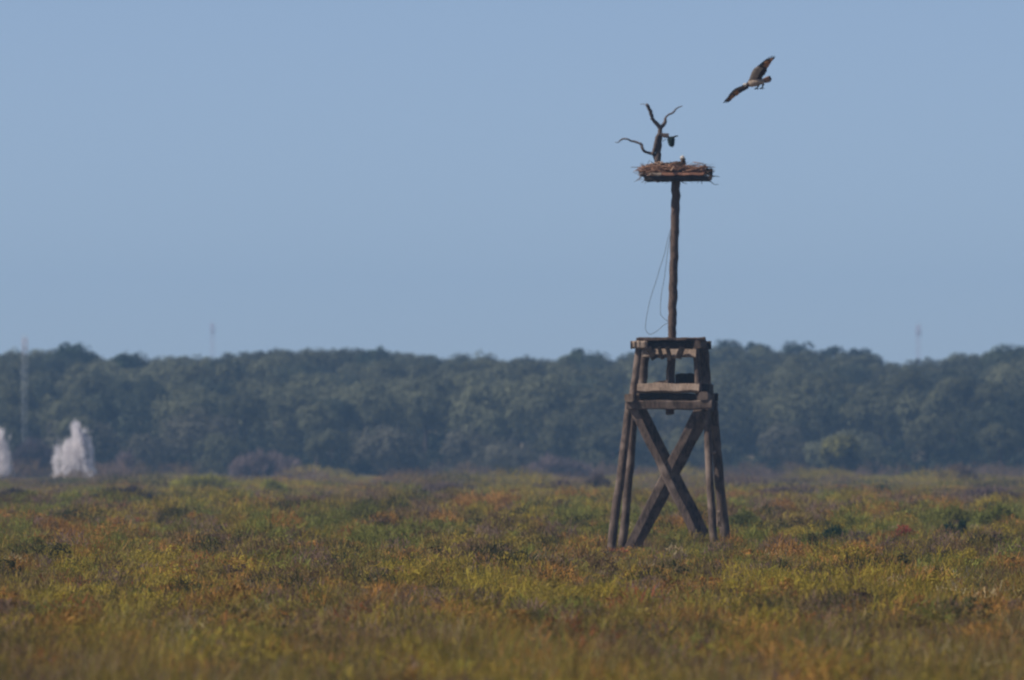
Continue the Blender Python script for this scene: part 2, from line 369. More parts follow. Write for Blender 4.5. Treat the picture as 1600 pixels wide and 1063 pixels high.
# dry purplish thicket at the foot of the wood
Q = Quads()
n = 620; x = rng.uniform(-62, 62, n); d = rng.uniform(905, 945, n)
dens = nB(x*.09, d*.01)
keep = dens+rng.uniform(-.7, 1.0, n) > .1; x, d = x[keep], d[keep]; n = len(x)
cls = rng.choice([PN.index('purple'), PN.index('brown'), PN.index('dark'), PN.index('purple')], n)
tuft(Q, x, d, ground_z(x, d), cls, rng.uniform(.7, 1.9, n), rng.uniform(.8, 1.8, n), 110, 'shrub', d*.8)
tag(Q.build('dry_thicket', M_LEAF), 'bare purplish brown thicket along the foot of the wood', kind='stuff')

# ------------------------------------------------------------------ wood
SKY = np.array([(-200, 552), (0, 549), (60, 551), (95, 546), (115, 546), (140, 556), (160, 568), (190, 558), (260, 560), (330, 557), (400, 550), (470, 548), (540, 544), (600, 550), (620, 558), (700, 558), (800, 557), (855, 566), (872, 570), (885, 558), (910, 553), (940, 560), (1000, 556), (1110, 545), (1360, 556), (1380, 565), (1410, 573), (1440, 568), (1500, 558), (1560, 549), (1600, 545), (1800, 550)], float)
def wood_tree(Q, QT, x, d, top, r, col, nclump=40, nleaf=90):
    g = float(ground_z(x, d)); h = top-g; rz = min(h*.46, r*rng.uniform(.55, .80))
    crown(Q, (x, d, top-rz), r, rz, nclump, nleaf, col, .055*r+.06)
    if h*.5 < 9:
        k = 5; an = np.arange(k)*2*np.pi/k; rt = .16
        up = np.tile(np.array([[0, 0, h-rz]]), (k, 1)); base = np.stack([x+rt*np.cos(an), d+rt*np.sin(an), np.full(k, g)], 1)
        sd = np.stack([-np.sin(an), np.cos(an), 0*an], 1)*rt*.8
        QT.add(base, up, sd, np.tile([[.09, .07, .06]], (k, 1)), .5)
Q = Quads(); QT = Quads()
ROWS = [(942, 668, 2.6, 2.9), (958, 650, 2.6, 2.6), (984, 612, 3.1, 1.25), (1000, 604, 3.1, 1.3), (1022, 594, 3.2, 1.45), (1046, 584, 3.2, 1.55), (1072, 575, 3.0, 1.6), (1098, 567, 2.9, 1.5), (1118, 563, 2.6, 1.5)]
for row, (dd, ytop, rm, step) in enumerate(ROWS):
    half = .0437*dd*1.35+8; x = -half+rng.uniform(0, 4)
    while x < half:
        d_ = dd+rng.uniform(-6, 6); r_ = rm*rng.uniform(.62, 1.38); y_ = ytop+rng.normal(0, 9)+(rng.uniform(0, 22) if row < 2 else 0)
        c = np.array([.135, .140, .085])*rng.uniform(.6, 1.25)
        if rng.uniform() < .2: c = np.array([.085, .10, .07])*rng.uniform(.6, 1)
        if row < 2 and rng.uniform() < .3: c = np.array([.12, .115, .085])
        px = 800+x/d_*K; y_ = max(y_, np.interp(px, SKY[:, 0], SKY[:, 1])+10)
        wood_tree(Q, QT, x, d_, CAMZ+(HY-y_)/K*d_, r_, c)
        x += r_*step*rng.uniform(.75, 1.3)
for dd in (1136, 1160, 1184):
    half = .0437*dd*1.35+8; x = -half
    while x < half:
        d_ = dd+rng.uniform(-6, 6); px = 800+x/d_*K; r_ = rng.uniform(1.6, 2.8)
        top = CAMZ+(HY-(np.interp(px, SKY[:, 0], SKY[:, 1])+rng.uniform(-2, 9)))/K*d_
        wood_tree(Q, QT, x, d_, top, r_, np.array([.11, .118, .075])*rng.uniform(.55, 1.2))
        x += r_*rng.uniform(1.0, 1.7)
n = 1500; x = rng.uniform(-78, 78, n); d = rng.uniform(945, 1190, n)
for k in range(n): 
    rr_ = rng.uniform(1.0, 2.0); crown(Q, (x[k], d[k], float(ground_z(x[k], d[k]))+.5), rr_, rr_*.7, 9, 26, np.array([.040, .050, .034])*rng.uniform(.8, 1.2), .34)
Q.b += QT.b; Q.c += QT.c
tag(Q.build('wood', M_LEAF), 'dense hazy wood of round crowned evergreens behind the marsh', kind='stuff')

# trees one can tell apart
TREES = [
 (112, 541, 1128, 2.6, (.045, .065, .04), 'dark domed tree standing highest at the left end of the wood'),
 (192, 556, 1126, 1.9, (.05, .07, .042), 'smaller dark round tree right of the left end dome'),
 (585, 549, 1126, 1.9, (.05, .068, .045), 'dark rounded tree ending the raised middle of the skyline'),
 (905, 551, 1126, 2.2, (.07, .09, .05), 'grey green round tree on the skyline left of the timber tower'),
 (1137, 534, 1250, 2.0, (.045, .06, .045), 'dark bushy tree on the skyline just right of the tower top'),
 (1183, 536, 1250, 1.6, (.045, .06, .045), 'narrow dark tree second from the tower on the right skyline'),
 (1243, 536, 1250, 2.5, (.045, .06, .045), 'broad dark tree tallest in the clump right of the tower'),
 (1297, 543, 1250, 2.2, (.045, .06, .045), 'dark spreading tree right of the tallest in the skyline clump'),
 (1342, 547, 1250, 1.9, (.045, .06, .045), 'dark tree at the right end of the skyline clump'),
 (1572, 545, 1126, 2.6, (.075, .09, .05), 'olive round tree on the skyline at the far right'),
 (1315, 682, 912, 1.5, (.17, .16, .05), 'small lone olive topped tree in front of the wood on the right'),
]
for px, py, d_, r_, c, lab in TREES:
    x = (px-800)/K*d_; g = float(ground_z(x, d_)); top = CAMZ+(HY-py)/K*d_
    root = empty('round_tree' if d_ < 1200 else 'skyline_tree', (x, d_, g)); tag(root, lab, 'tree', 'trees standing out from the wood')
    q = Quads(); rz = r_*.8
    if d_ > 1200: rz = r_*.95
    crown(q, (x, d_, top-rz), r_, rz, 60, 34, c, .32)
    if d_ > 1200:
        for k in range(3): crown(q, (x+rng.uniform(-1.8, 1.8), d_, top-rz-rng.uniform(1.0, 2.4)), r_*.8, r_*.7, 30, 30, c, .32)
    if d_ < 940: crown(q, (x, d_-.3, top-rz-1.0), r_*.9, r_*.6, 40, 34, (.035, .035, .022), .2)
    q.build('crown', M_LEAF, root.location, root)
    mb = MB(); mb.c = (.09, .07, .06, 1)
    mb.tube(refine([(x, d_, g-.1), (x+.1, d_, g+(top-g)*.3), (x-.05, d_, top-rz*.8)], 3), lerp_list([.22, .15, .08], 7), 8, .05)
    for k in range(4):
        a_ = k*1.6+rng.uniform(); z0 = g+(top-g)*rng.uniform(.35, .5)
        mb.tube([(x, d_, z0), (x+math.cos(a_)*r_*.35, d_+math.sin(a_)*r_*.35, z0+.8), (x+math.cos(a_)*r_*.6, d_+math.sin(a_)*r_*.6, top-rz)], [.09, .06, .03], 6)
    mb.build('trunk', M_MAST, root)

# ------------------------------------------------------------------ shrubs one can tell apart
for px, py, wp, hp, d_, c, nl, lab in SHR:
    x = (px-800)/K*d_; g = float(ground_z(x, d_)); top = CAMZ+(HY-py)/K*d_; H = max(top-g, .15); R = wp/2/K*d_
    q = Quads(); m_ = nl; a = rng.uniform(0, 2*np.pi, m_); rr = R*np.sqrt(rng.uniform(0, 1, m_))
    dome = np.sqrt(np.clip(1-(rr/R)**2, 0, 1))*.7+.3
    bz = g+H*dome*rng.uniform(0, 1, m_)**.5*.8
    base = np.stack([x+rr*np.cos(a), d_+rr*np.sin(a), bz], 1); up = rand_dir(m_, 2.0)*(H*rng.uniform(.14, .30, m_))[:, None]
    leaf = max(.012, .9/K*d_)
    col = np.array(c)*rng.uniform(.7, 1.35, (m_, 1))*(1+rng.normal(0, .06, (m_, 3)))
    if wp >= 40 and c != (.030, .058, .034):
        nb_ = max(3, int(wp/20)); hw_ = R/nb_*1.6                         # several rounded lobes side by side
        for k in range(nb_):
            f = (k+.5)/nb_*2-1; hh = H*(1-.45*f*f)*rng.uniform(.8, 1.05)
            n_ = int(nl*1.6/nb_)+60; a_ = rng.uniform(0, 2*np.pi, n_); r2 = hw_*np.sqrt(rng.uniform(0, 1, n_)); dm = np.sqrt(np.clip(1-(r2/hw_)**2, 0, 1))*.7+.3
            base = np.stack([x+f*(R-hw_*.6)+r2*np.cos(a_), d_+rng.uniform(-.5, .5)*R*.4+r2*np.sin(a_), g+hh*dm*rng.uniform(0, 1, n_)**.5*.85], 1)
            up = rand_dir(n_, 1.2)*(hh*rng.uniform(.12, .26, n_))[:, None]
            q.add(base, up, cross_side(up, rng.uniform(.6, 1.2, n_)*leaf), np.array(c)*rng.uniform(.8, 1.2)*rng.uniform(.85, 1.2, (n_, 1)), .5)
    else: q.add(base, up, cross_side(up, rng.uniform(.6, 1.2, m_)*leaf), col, .5)
    root = empty('sprig' if wp < 30 and hp < 30 and d_ < 230 else 'shrub', (x, d_, g)); tag(root, lab, 'shrub', 'shrubs standing out in the marsh')
    q.build('foliage', M_LEAF, root.location, root)
    mb = MB(); mb.c = (.10, .075, .05, 1)
    for k in range(7):
        a_ = k*.9; e1 = Vector((x+math.cos(a_)*R*.55, d_+math.sin(a_)*R*.55, g+H*.62))
        mb.tube([(x, d_, g-.03), Vector((x, d_, g)).lerp(e1, .5)+Vector((0, 0, H*.08)), e1], [leaf*.6, leaf*.45, leaf*.25], 5)
    mb.build('stems', M_STICK, root)

# ------------------------------------------------------------------ timber tower
TH = math.radians(6.5); CX, CY = (1036-800)/K*229, 229.0
XD = Vector((math.cos(TH), -math.sin(TH), 0)); YD = Vector((math.sin(TH), math.cos(TH), 0)); UP = Vector((0, 0, 1))
def T(px, py, v):                 # photo pixel on the tower's plane v metres behind its front foot line
    xx = (px-800)/K*229; u = (xx-CX-v*math.sin(TH))/math.cos(TH)
    p = Vector((CX, CY, 0)) + XD*u + YD*v; p.z = CAMZ+(HY-py)/K*229
    return p
twr = empty('timber_tower', (CX, CY+1.0, 0)); tag(twr, 'weathered four legged timber tower with crossed braces, in the marsh', 'tower')
def part(name, mat, fn, parent=twr):
    mb = MB(); fn(mb); return mb.build(name, mat, parent)
def log(mb, pts, r, jit=.025, n=5, wob=.005):
    pp = refine(pts, n, wob); mb.tube(pp, lerp_list(r, len(pp)), 12, jit)
VF, VB = .28, 1.72                # depth of front and back faces at deck level
part('leg', M_WOOD, lambda mb: log(mb, [T(953, 868, 0), T(968, 760, .10), T(981, 650, VF+.05), T(984, 626, VF+.08)], [.092, .086, .075, .07]))
part('leg', M_WOOD, lambda mb: log(mb, [T(1117, 868, 0), T(1109, 750, .12), T(1105, 645, VF+.05), T(1103, 630, VF+.08)], [.078, .076, .072, .07]))
part('leg', M_WOOD, lambda mb: log(mb, [T(973, 866, 2.0), T(984, 750, 1.86), T(992, 645, VB), T(994, 628, VB)], [.088, .080, .08, .08]))
part('leg', M_WOOD, lambda mb: log(mb, [T(1139, 866, 2.0), T(1126, 750, 1.86), T(1118, 645, VB), T(1117, 628, VB)], [.105, .094, .085, .085]))
# crossed braces, front and back, and the pair on each side
def plank(a, b, wd, th, side): return lambda mb: mb.timber(a, b, wd, th, side, 8, .01)
part('brace', M_WOOD, plank(T(984, 630, VF-.10), T(1098, 858, -.10), .155, .09, XD))
part('brace', M_WOOD, plank(T(1095, 634, VF-.02), T(979, 862, -.01), .165, .09, XD))
part('brace', M_WOOD, plank(T(997, 632, VB-.10), T(1110, 852, 1.86), .25, .06, XD+YD*.6))
part('brace', M_WOOD, plank(T(1107, 640, VB-.12), T(993, 856, 1.86), .25, .06, XD+YD*.6))
part('peg', M_PALE_LIT, lambda mb: mb.timber(T(1125.5, 824, 1.5), T(1124.5, 799, 1.45), .075, .06, XD, 3, .005))
part('peg', M_PALE_LIT, lambda mb: mb.timber(T(1114, 708, .9), T(1118, 707, .95), .05, .05, UP, 2, .005))
# deck level beams
part('crossbeam', M_WOOD, plank(T(979, 633, VF-.19), T(1112, 632.5, VF-.19), .17, .10, UP))
part('crossbeam', M_DARK_SHADE, plank(T(990, 620, VB+.05), T(1124, 620.5, VB+.05), .155, .13, UP))
part('crossbeam', M_DARK_SHADE, plank(T(1000, 619.5, VF+.12), T(1098, 619.5, VF+.12), .12, .12, UP))
part('side_beam', M_PALE_LIT, plank(T(983, 622, VF-.30), T(997, 622, VB+.25), .15, .17, UP))
part('side_beam', M_WOOD, plank(T(1099, 620, VF-.26), T(1114, 620, VB+.28), .17, .17, UP))
lean = (UP*1.0 + YD*.42).normalized()
part('crossbeam', M_PALE_LIT, plank(T(996, 606, VF+.03), T(1093, 607, VF+.03), .18, .10, lean))
part('board', M_DARK_SHADE, plank(T(1057, 591.5, VB-.1), T(1095, 591.5, VB-.1), .20, .05, UP))
part('board', M_DARK_SHADE, plank(T(1004, 611, 1.0), T(1108, 611, 1.0), .9, .04, YD))
part('block', M_DARK_SHADE, lambda mb: mb.timber(T(1102, 641, 1.0), T(1102, 600, 1.0), .27, .9, XD, 4, .01))
part('block', M_POLE, lambda mb: mb.timber(T(1022, 599, VF+.15), T(1044, 596, VF+.15), .045, .08, UP, 4, .01))
# upper posts
part('post', M_WOOD, lambda mb: log(mb, [T(988, 628, VF+.05), T(993, 590, .36), T(999, 536, .46)], [.075, .07, .068]))
part('post', M_WOOD, lambda mb: log(mb, [T(1094, 628, VF+.05), T(1090, 590, .36), T(1087, 530, .46)], [.065, .062, .06]))
part('post', M_WOOD, lambda mb: log(mb, [T(1005, 612, VB-.04), T(1007, 580, 1.6), T(1011, 542, 1.5)], [.085, .085, .085]))
part('post', M_WOOD, lambda mb: log(mb, [T(1106, 612, VB-.04), T(1103, 580, 1.6), T(1100, 540, 1.5)], [.11, .11, .11]))
# head beams and top deck
part('head_beam', M_PALE_LIT, plank(T(986, 538.5, .34), T(1012, 538.5, .34), .15, .15, UP))  # sunlit end of the beam, coloured lighter
part('head_beam', M_DARK_SHADE, plank(T(1002, 539, .50), T(1092, 539, .50), .14, .10, UP))  # shaded middle of the same beam, coloured darker
part('head_beam', M_DARK_SHADE, plank(T(998, 538.5, 1.62), T(1113, 538.5, 1.62), .15, .14, UP))
part('head_beam', M_PALE_LIT, plank(T(1004, 552, .37), T(1088, 552, .37), .165, .07, lean))
part('side_beam', M_PALE_LIT, plank(T(993, 538, .42), T(1004, 538, 1.5), .13, .12, UP))
part('side_beam', M_WOOD, plank(T(1090, 538, .30), T(1103, 538, 1.62), .15, .12, UP))
def deck(mb):
    for k in range(9):
        v = .42+k*.15; a = T(996+random.uniform(-2, 3)+k*.3, 529.4+random.uniform(-.5, .5), v); b = T(1101+random.uniform(-3, 2)+k*.3, 529.8+random.uniform(-.7, .7), v)
        mb.timber(a, b, .155, .05, YD, 7, .011)
part('deck', M_POLE, deck)
def knee(a, b, wd=.075): return lambda mb: mb.timber(a, b, wd, .07, XD, 4, .006)
part('strut', M_DARK_SHADE, knee(T(1013, 543, .24), T(1024, 561, .26), .13))
part('strut', M_DARK_SHADE, knee(T(1030, 543, .24), T(1036, 561, .27)))
part('strut', M_DARK_SHADE, knee(T(1043, 543, .24), T(1048, 562, .27)))
part('strut', M_DARK_SHADE, knee(T(1066, 543, .24), T(1060, 560, .26), .12))
# mast pole through both decks
VP = 1.0
def pole(mb):
    pts = [T(1048, 647, VP), T(1048.5, 600, VP), T(1050.5, 530, VP), T(1052, 480, VP), T(1053.2, 430, VP), T(1055.3, 370, VP), T(1056.2, 320, VP), T(1057.2, 278, VP)]
    pp = refine(pts, 6, .006); mb.tube(pp, lerp_list([.085, .085, .082, .084, .086, .083, .086, .088], len(pp)), 14, .035)
part('pole', M_POLE, pole)
part('post', M_PALE_LIT, lambda mb: mb.timber(T(1045, 600, VP-.10), T(1043.5, 578, VP-.10), .05, .05, XD, 3, .005))

# nest tray on the pole
NV = 1.0; TP = lambda px, py, v=0: T(px, py, NV+v)
def tray(mb):
    for k, v in enumerate(np.linspace(-.55, .55, 8)):      # floor boards
        mb.timber(TP(1008+abs(v)*6+random.uniform(-2, 2), 277.5, v), TP(1112-random.uniform(0, 3), 277.5, v), .135, .075, YD, 6, .006)
    mb.timber(TP(1013, 277.8, -.63), TP(1112.5, 277.8, -.63), .085, .05, UP, 7, .006)
    mb.timber(TP(1013, 277.8, .63), TP(1112.5, 277.8, .63), .085, .05, UP, 7, .006)
    mb.timber(TP(1002, 272, -.6), TP(1017, 279, -.6), .05, .06, UP, 4, .006)
part('tray', M_DARK_SHADE, tray)
part('tray_rim', M_PALE_LIT, lambda mb: mb.timber(TP(1014, 271.3, -.66), TP(1034, 271.6, -.67), .05, .06, UP, 5, .006))
def rim(mb):
    mb.c = (.30, .15, .10, 1)
    mb.timber(TP(1034.5, 271.6, -.67), TP(1100, 271.6, -.66), .052, .06, UP, 8, .007)
    mb.timber(TP(1099, 262, -.64), TP(1100, 272, -.64), .05, .05, XD, 3, .006)
part('tray_rim', M_STICK, rim)
part('tray_end', M_DARK_SHADE, lambda mb: (mb.timber(TP(1112, 270, -.6), TP(1112, 270, .6), .20, .05, UP, 5, .008), mb.timber(TP(1104, 264, -.6), TP(1113, 268, -.55), .05, .05, UP, 3, .008)))

# ------------------------------------------------------------------ nest of sticks
nest_c = TP(1056, 273)
mb = MB()
def stick(mb, a, b, r, bend=.02):
    a = Vector(a); b = Vector(b); mid = a.lerp(b, .5)+Vector([random.gauss(0, bend) for _ in range(3)])
    mb.tube([a, mid, b], [r, r*.85, r*.55], 5)
for i in range(950):
    an = random.uniform(0, 2*math.pi); rad = .645*math.sqrt(random.uniform(.12, 1.0)); lay = random.random()
    zt = 273-lay*(10+9*math.exp(-((math.cos(an)*rad*80+22)/34)**2))       # mound a bit higher on the left
    c = TP(1056+math.cos(an)*rad*80, zt, math.sin(an)*rad)
    L_ = random.uniform(.10, .34); ta = an+math.pi/2+random.gauss(0, .45)
    dv = Vector((math.cos(ta), math.sin(ta), random.gauss(0, .22)))*L_/2
    k = random.random()
    col = (.205, .117, .082) if k < .45 else ((.085, .055, .042) if k < .8 else ((.36, .24, .16) if k < .95 else (.45, .38, .33)))
    j = random.uniform(.7, 1.25); mb.c = (col[0]*j, col[1]*j, col[2]*j, 1)
    stick(mb, c-dv, c+dv, random.uniform(.006, .014))
for i in range(110):                                                    # front face sticks lying along the rim
    px = random.uniform(1006, 1104); a = TP(px, random.uniform(257, 269), -.66+random.uniform(-.03, .08)); dv = XD*random.uniform(.06, .2)+UP*random.gauss(0, .025)
    j = random.uniform(.7, 1.3); mb.c = (.215*j, .12*j, .08*j, 1); stick(mb, a-dv, a+dv, random.uniform(.007, .013), .012)
def ps(pts, r, v=-.3, c=(.10, .07, .06, 1)):
    mb.c = c; pp = [TP(x, y, v) for x, y in pts]; mb.tube(pp, lerp_list([r, r*.5], len(pp)), 5)
ps([(1010, 260.5), (998, 259.8), (986, 260.2)], .010)
ps([(1100, 270), (1112, 273.2), (1125, 275.3)], .012)
ps([(1108, 279), (1115, 286), (1119, 287.5), (1124, 287.2)], .009)
ps([(1063, 281), (1068, 284), (1074, 286.5)], .011)
ps([(1098, 280), (1097, 287)], .010); ps([(1003, 284), (1012, 277)], .007); ps([(1094, 281), (1090, 286)], .006)
ps([(1022, 280), (1028, 283.5), (1031, 283)], .014, c=(.4, .28, .22, 1)); ps([(1033, 281), (1036, 283.5)], .016)
ps([(1090, 260), (1104, 258.6), (1108, 259)], .010, c=(.36, .2, .16, 1)); ps([(1102.5, 259), (1103, 254.8)], .014)
ps([(1075, 259), (1074, 256)], .013); ps([(1010, 259), (1015, 251), (1016, 248)], .006); ps([(1003, 262), (1005, 252)], .006); ps([(1110, 268), (1119, 266)], .006)
for i in range(130):
    px = random.uniform(1001, 1112); a = TP(px, random.uniform(255, 280), random.uniform(-.6, .6)); an = random.uniform(0, 6.28)
    dv = Vector((math.cos(an)*.12 + (.08 if px > 1056 else -.08), random.gauss(0, .05), math.sin(an)*.08)); mb.c = (.14, .09, .07, 1); stick(mb, a, a+dv, random.uniform(.003, .007))
# pale stick standing near the middle of the front
ps([(1048.5, 267), (1054, 260)], .022, -.72, (.42, .27, .18, 1))
o = mb.build('stick_nest', M_STICK, origin=nest_c); tag(o, 'broad reddish brown nest of sticks piled on the tray atop the pole', 'nest')

# ------------------------------------------------------------------ dead branch standing in the nest
sroot = empty('dead_branch', TP(1029, 262)); tag(sroot, 'bare forked dead branch standing up from the left of the nest', 'branch')
def br(name, pts, r, v=0.0, seg=9, vd=None):
    mb = MB(); vd = vd or [v]*len(pts)
    pp = refine([TP(x, y, q) for (x, y), q in zip(pts, vd)], 4, .004); mb.tube(pp, lerp_list(r, len(pp)), seg, .07)
    return mb.build(name, M_SNAG, sroot)
br('stem', [(1028, 264), (1028.5, 250), (1030, 235), (1031.5, 218), (1032.5, 205), (1033, 195)], [.075, .068, .055, .045, .046, .038])
br('root_flare', [(1020, 240), (1023, 233), (1026, 224), (1028, 214), (1031, 207)], [.024, .040, .050, .046, .026], -.04)
br('limb', [(1026, 246), (1022, 239), (1012, 235.5), (1005, 231), (1003, 224), (999, 221.5), (988, 218.5), (980, 215.5), (975, 215), (970, 217.5), (967, 220.5), (961, 220.8)], [.045, .034, .026, .029, .028, .022, .020, .017, .017, .014, .010, .004], 0, 7, [0, 0, -.05, -.1, -.1, -.12, -.15, -.2, -.2, -.22, -.24, -.25])
br('limb', [(1033, 198), (1027, 191), (1020.5, 183), (1017.5, 173.5), (1013, 163.5), (1010.5, 161.5)], [.044, .040, .034, .036, .034, .020], 0, 8, [0, -.03, -.08, -.12, -.16, -.17])
br('limb', [(1011, 162.5), (1007, 160.8), (1001, 160.8)], [.007, .007, .004], -.17, 5)
br('limb', [(1034, 197), (1038, 193), (1040.5, 188), (1041, 182), (1045, 177.5), (1054, 172.5), (1059, 167), (1067.5, 162.3)], [.036, .040, .034, .022, .018, .020, .013, .007], 0, 7, [0, .03, .05, .08, .1, .15, .2, .24])
mb = MB(); mb.timber(TP(1033, 209, -.02), TP(1046, 210, -.02), .085, .07, UP, 3, .006); mb.build('stub', M_SNAG, sroot)
mb = MB(); mb.tube([TP(1044, 213.5), TP(1052, 212.6), TP(1060.5, 210)], [.026, .022, .012], 6, .1); mb.build('stub', M_DARK_SHADE, sroot)
mb = MB(); mb.tube([TP(1036, 219), TP(1042, 215)], [.006, .006], 5); mb.build('twig', M_SNAG, sroot)
mb = MB(); c1 = (.016, .028, .024, 1)
pp = refine([TP(1050, 212), TP(1049.6, 216), TP(1050, 221), TP(1051, 225.5), TP(1051.3, 228)], 3)
mb.tube(pp, lerp_list([.060, .076, .068, .052, .008], len(pp)), 12, .06, [c1]*len(pp), (.7, 1))
o = mb.build('hanging_lump', M_LUMP, origin=TP(1050, 213)); tag(o, 'small dark green rounded lump hanging under the stub of the dead branch', 'lump')

# ------------------------------------------------------------------ cord hanging beside the pole
def cord(pts, v):
    mb = MB(); mb.c = (.13, .13, .15, 1); pp = refine([T(x, y, VP+v) for x, y in pts], 4)
    mb.tube(pp, .0052, 5); mb.build('cord', M_WIRE, twr)
cord([(1049.5, 355), (1044, 374), (1039, 396), (1032, 418), (1026.5, 437), (1020.5, 455), (1016, 471), (1012, 490), (1009.5, 508), (1010.5, 516), (1015.5, 521.5), (1022, 520), (1030, 514.5), (1036, 509), (1045, 503.5)], -.06)
cord([(1049.5, 360), (1044.5, 390), (1041.5, 415), (1038.5, 437), (1035, 455), (1033.3, 473), (1033.2, 489), (1036.5, 495), (1045, 502)], -.03)

# ------------------------------------------------------------------ birds
WHITE = (.82, .79, .75, 1); BROWN = (.10, .058, .034, 1); BLACK = (.02, .02, .024, 1); BUFF = (.68, .33, .13, 1); GREYW = (.62, .50, .40, 1); LEGC = (.12, .13, .12, 1)
# osprey sitting low in the nest
mb = MB(); B = lambda px, py, v=-.12: TP(px, py, v)
pts = [B(1040, 256.5), B(1048, 256), B(1058, 255.5), B(1065, 255.5), B(1068.8, 252.5), B(1068, 248.8), B(1067.3, 245.8), B(1067.5, 243), B(1067.8, 241.2)]
pp = refine(pts, 3); rr = lerp_list([.02, .05, .065, .065, .052, .042, .048, .040, .01], len(pp))
cols = [BROWN]*12 + [(.30, .22, .17, 1)]*6 + [WHITE]*(len(pp)-18)
mb.tube(pp, rr, 12, .02, cols)
mb.tube([B(1066.6, 246.6, -.162), B(1069, 246.9, -.16), B(1071.2, 247.6, -.13)], [.010, .013, .009], 6, 0, [BROWN]*3)      # eye stripe
mb.tube([B(1069.8, 246.2, -.13), B(1071.8, 246.9, -.13), B(1072.6, 248.3, -.13)], [.014, .009, .002], 6, 0, [BLACK]*3)      # hooked beak
mb.tube([B(1067.4, 251, -.19), B(1067.8, 248.5, -.165)], [.022, .008], 6, 0, [BROWN]*2)
o = mb.build('sitting_osprey', M_BIRD, origin=B(1060, 256)); tag(o, 'white headed brown osprey sitting low in the nest, only its head showing', 'bird')

# osprey in flight
D0 = 229.0
def FB(px, py, v=0.0): return P(px, py, D0+v)*1.0
mb = MB()
def wing(lead, trail, dep, cfun, mbx=mb):
    lead = refine([FB(x, y, v) for (x, y), v in zip(lead, dep)], 4); trail = refine([FB(x, y, v+.05) for (x, y), v in zip(trail, dep)], 4)
    n = len(lead); NC = 5; up_, lo_ = [], []
    for i in range(n):
        ru, rl = [], []
        for j in range(NC+1):
            t = j/NC; p = lead[i].lerp(trail[i], t)
            th = .016*(1-i/n*.6)*math.sin(math.pi*min(1, t*.9+.1))+.002
            if j == NC and i > 2: p += (trail[i]-lead[i])*random.uniform(-.06, .06)
            p = p+Vector((0, 1, 0))*(-.03*math.sin(math.pi*t))
            ru.append(mbx.bm.verts.new(p+Vector((0, th, 0)))); rl.append(mbx.bm.verts.new(p-Vector((0, th, 0))))
        up_.append(ru); lo_.append(rl)
    for i in range(n-1):
        for j in range(NC):
            c = cfun(i/(n-1), (j+.5)/NC)
            mbx.face([lo_[i][j], lo_[i+1][j], lo_[i+1][j+1], lo_[i][j+1]], c)
            mbx.face([up_[i][j], up_[i][j+1], up_[i+1][j+1], up_[i+1][j]], BROWN)
        mbx.face([up_[i][0], up_[i+1][0], lo_[i+1][0], lo_[i][0]], BLACK if i > n*.3 else GREYW)
        mbx.face([up_[i][NC], lo_[i][NC], lo_[i+1][NC], up_[i+1][NC]], BROWN)
    mbx.face([up_[-1][k] for k in range(NC+1)] + [lo_[-1][k] for k in range(NC, -1, -1)], BLACK)
def cu(s, t):
    if s < .42: return (GREYW if t < .5 else (BROWN if (t > .6) else GREYW)) if s > .08 else GREYW
    if t < .16 or s > .95: return BLACK
    return BROWN if (t < .35 and s < .55) or (int(s*22) % 5 == 0) else BUFF
wing([(1166.5, 131), (1171, 123), (1176.5, 109.5), (1186, 101.5), (1196.5, 93), (1204, 91), (1209, 90.2)],
     [(1185, 129), (1190.5, 122.5), (1195, 116), (1200, 106.5), (1203.5, 100.5), (1207, 95), (1210.3, 91)], [0, -.04, -.12, -.2, -.28, -.34, -.36], cu)
wing([(1167.5, 131.5), (1158, 134.6), (1148, 139), (1140.5, 146.5), (1136, 153.5), (1133, 157.5)],
     [(1170, 138.2), (1162, 142), (1154, 147.8), (1146.5, 153), (1141.5, 157.8), (1137, 159.8)], [0, .08, .16, .22, .28, .3], lambda s, t: BLACK if t < .25 or s > .85 else (BUFF if t > .3 and s > .3 and int(s*20) % 5 else BROWN))
# primaries: separate fingers
def finger(a, b, v, r=.014):
    mb.tube([FB(*a, v), FB((a[0]+b[0])/2, (a[1]+b[1])/2, v), FB(*b, v-.01)], [r, r*.85, r*.25], 6, 0, [(.035, .035, .042, 1)]*3, (.25, 1))
for a, b in (((1207, 93), (1211.5, 88.6)), ((1205, 93), (1210.6, 86.8)), ((1202, 94), (1207, 86.5)), ((1199.5, 95), (1202.5, 88)), ((1197, 96), (1198.5, 91))): finger(a, b, -.34)
for a, b in (((1136, 154), (1129.8, 161.2)), ((1137, 155.5), (1131.5, 161.5)), ((1138.5, 156.5), (1134.8, 161)), ((1141, 156), (1138, 160.4))): finger(a, b, .29)
# body from tail root to head
pts = [FB(1194, 126.5), FB(1188, 128), FB(1181, 129), FB(1174, 130.5), FB(1169, 132.2), FB(1166.2, 132.6), FB(1164, 132.6), FB(1162, 132.9), FB(1161, 133.2)]
pp = refine(pts, 3); rr = lerp_list([.032, .058, .075, .072, .048, .036, .036, .028, .008], len(pp))
mb.tube(pp, rr, 12, .02, [GREYW if i < 11 else (BROWN if i < 15 else WHITE) for i in range(len(pp))])
mb.tube([FB(1162, 133.4, -.03), FB(1160.2, 134), FB(1159.4, 135.2)], [.012, .009, .002], 6, 0, [BLACK]*3)
mb.tube([FB(1163, 133.2, -.034), FB(1167.5, 134.4, -.045)], [.007, .012], 6, 0, [BROWN]*2)
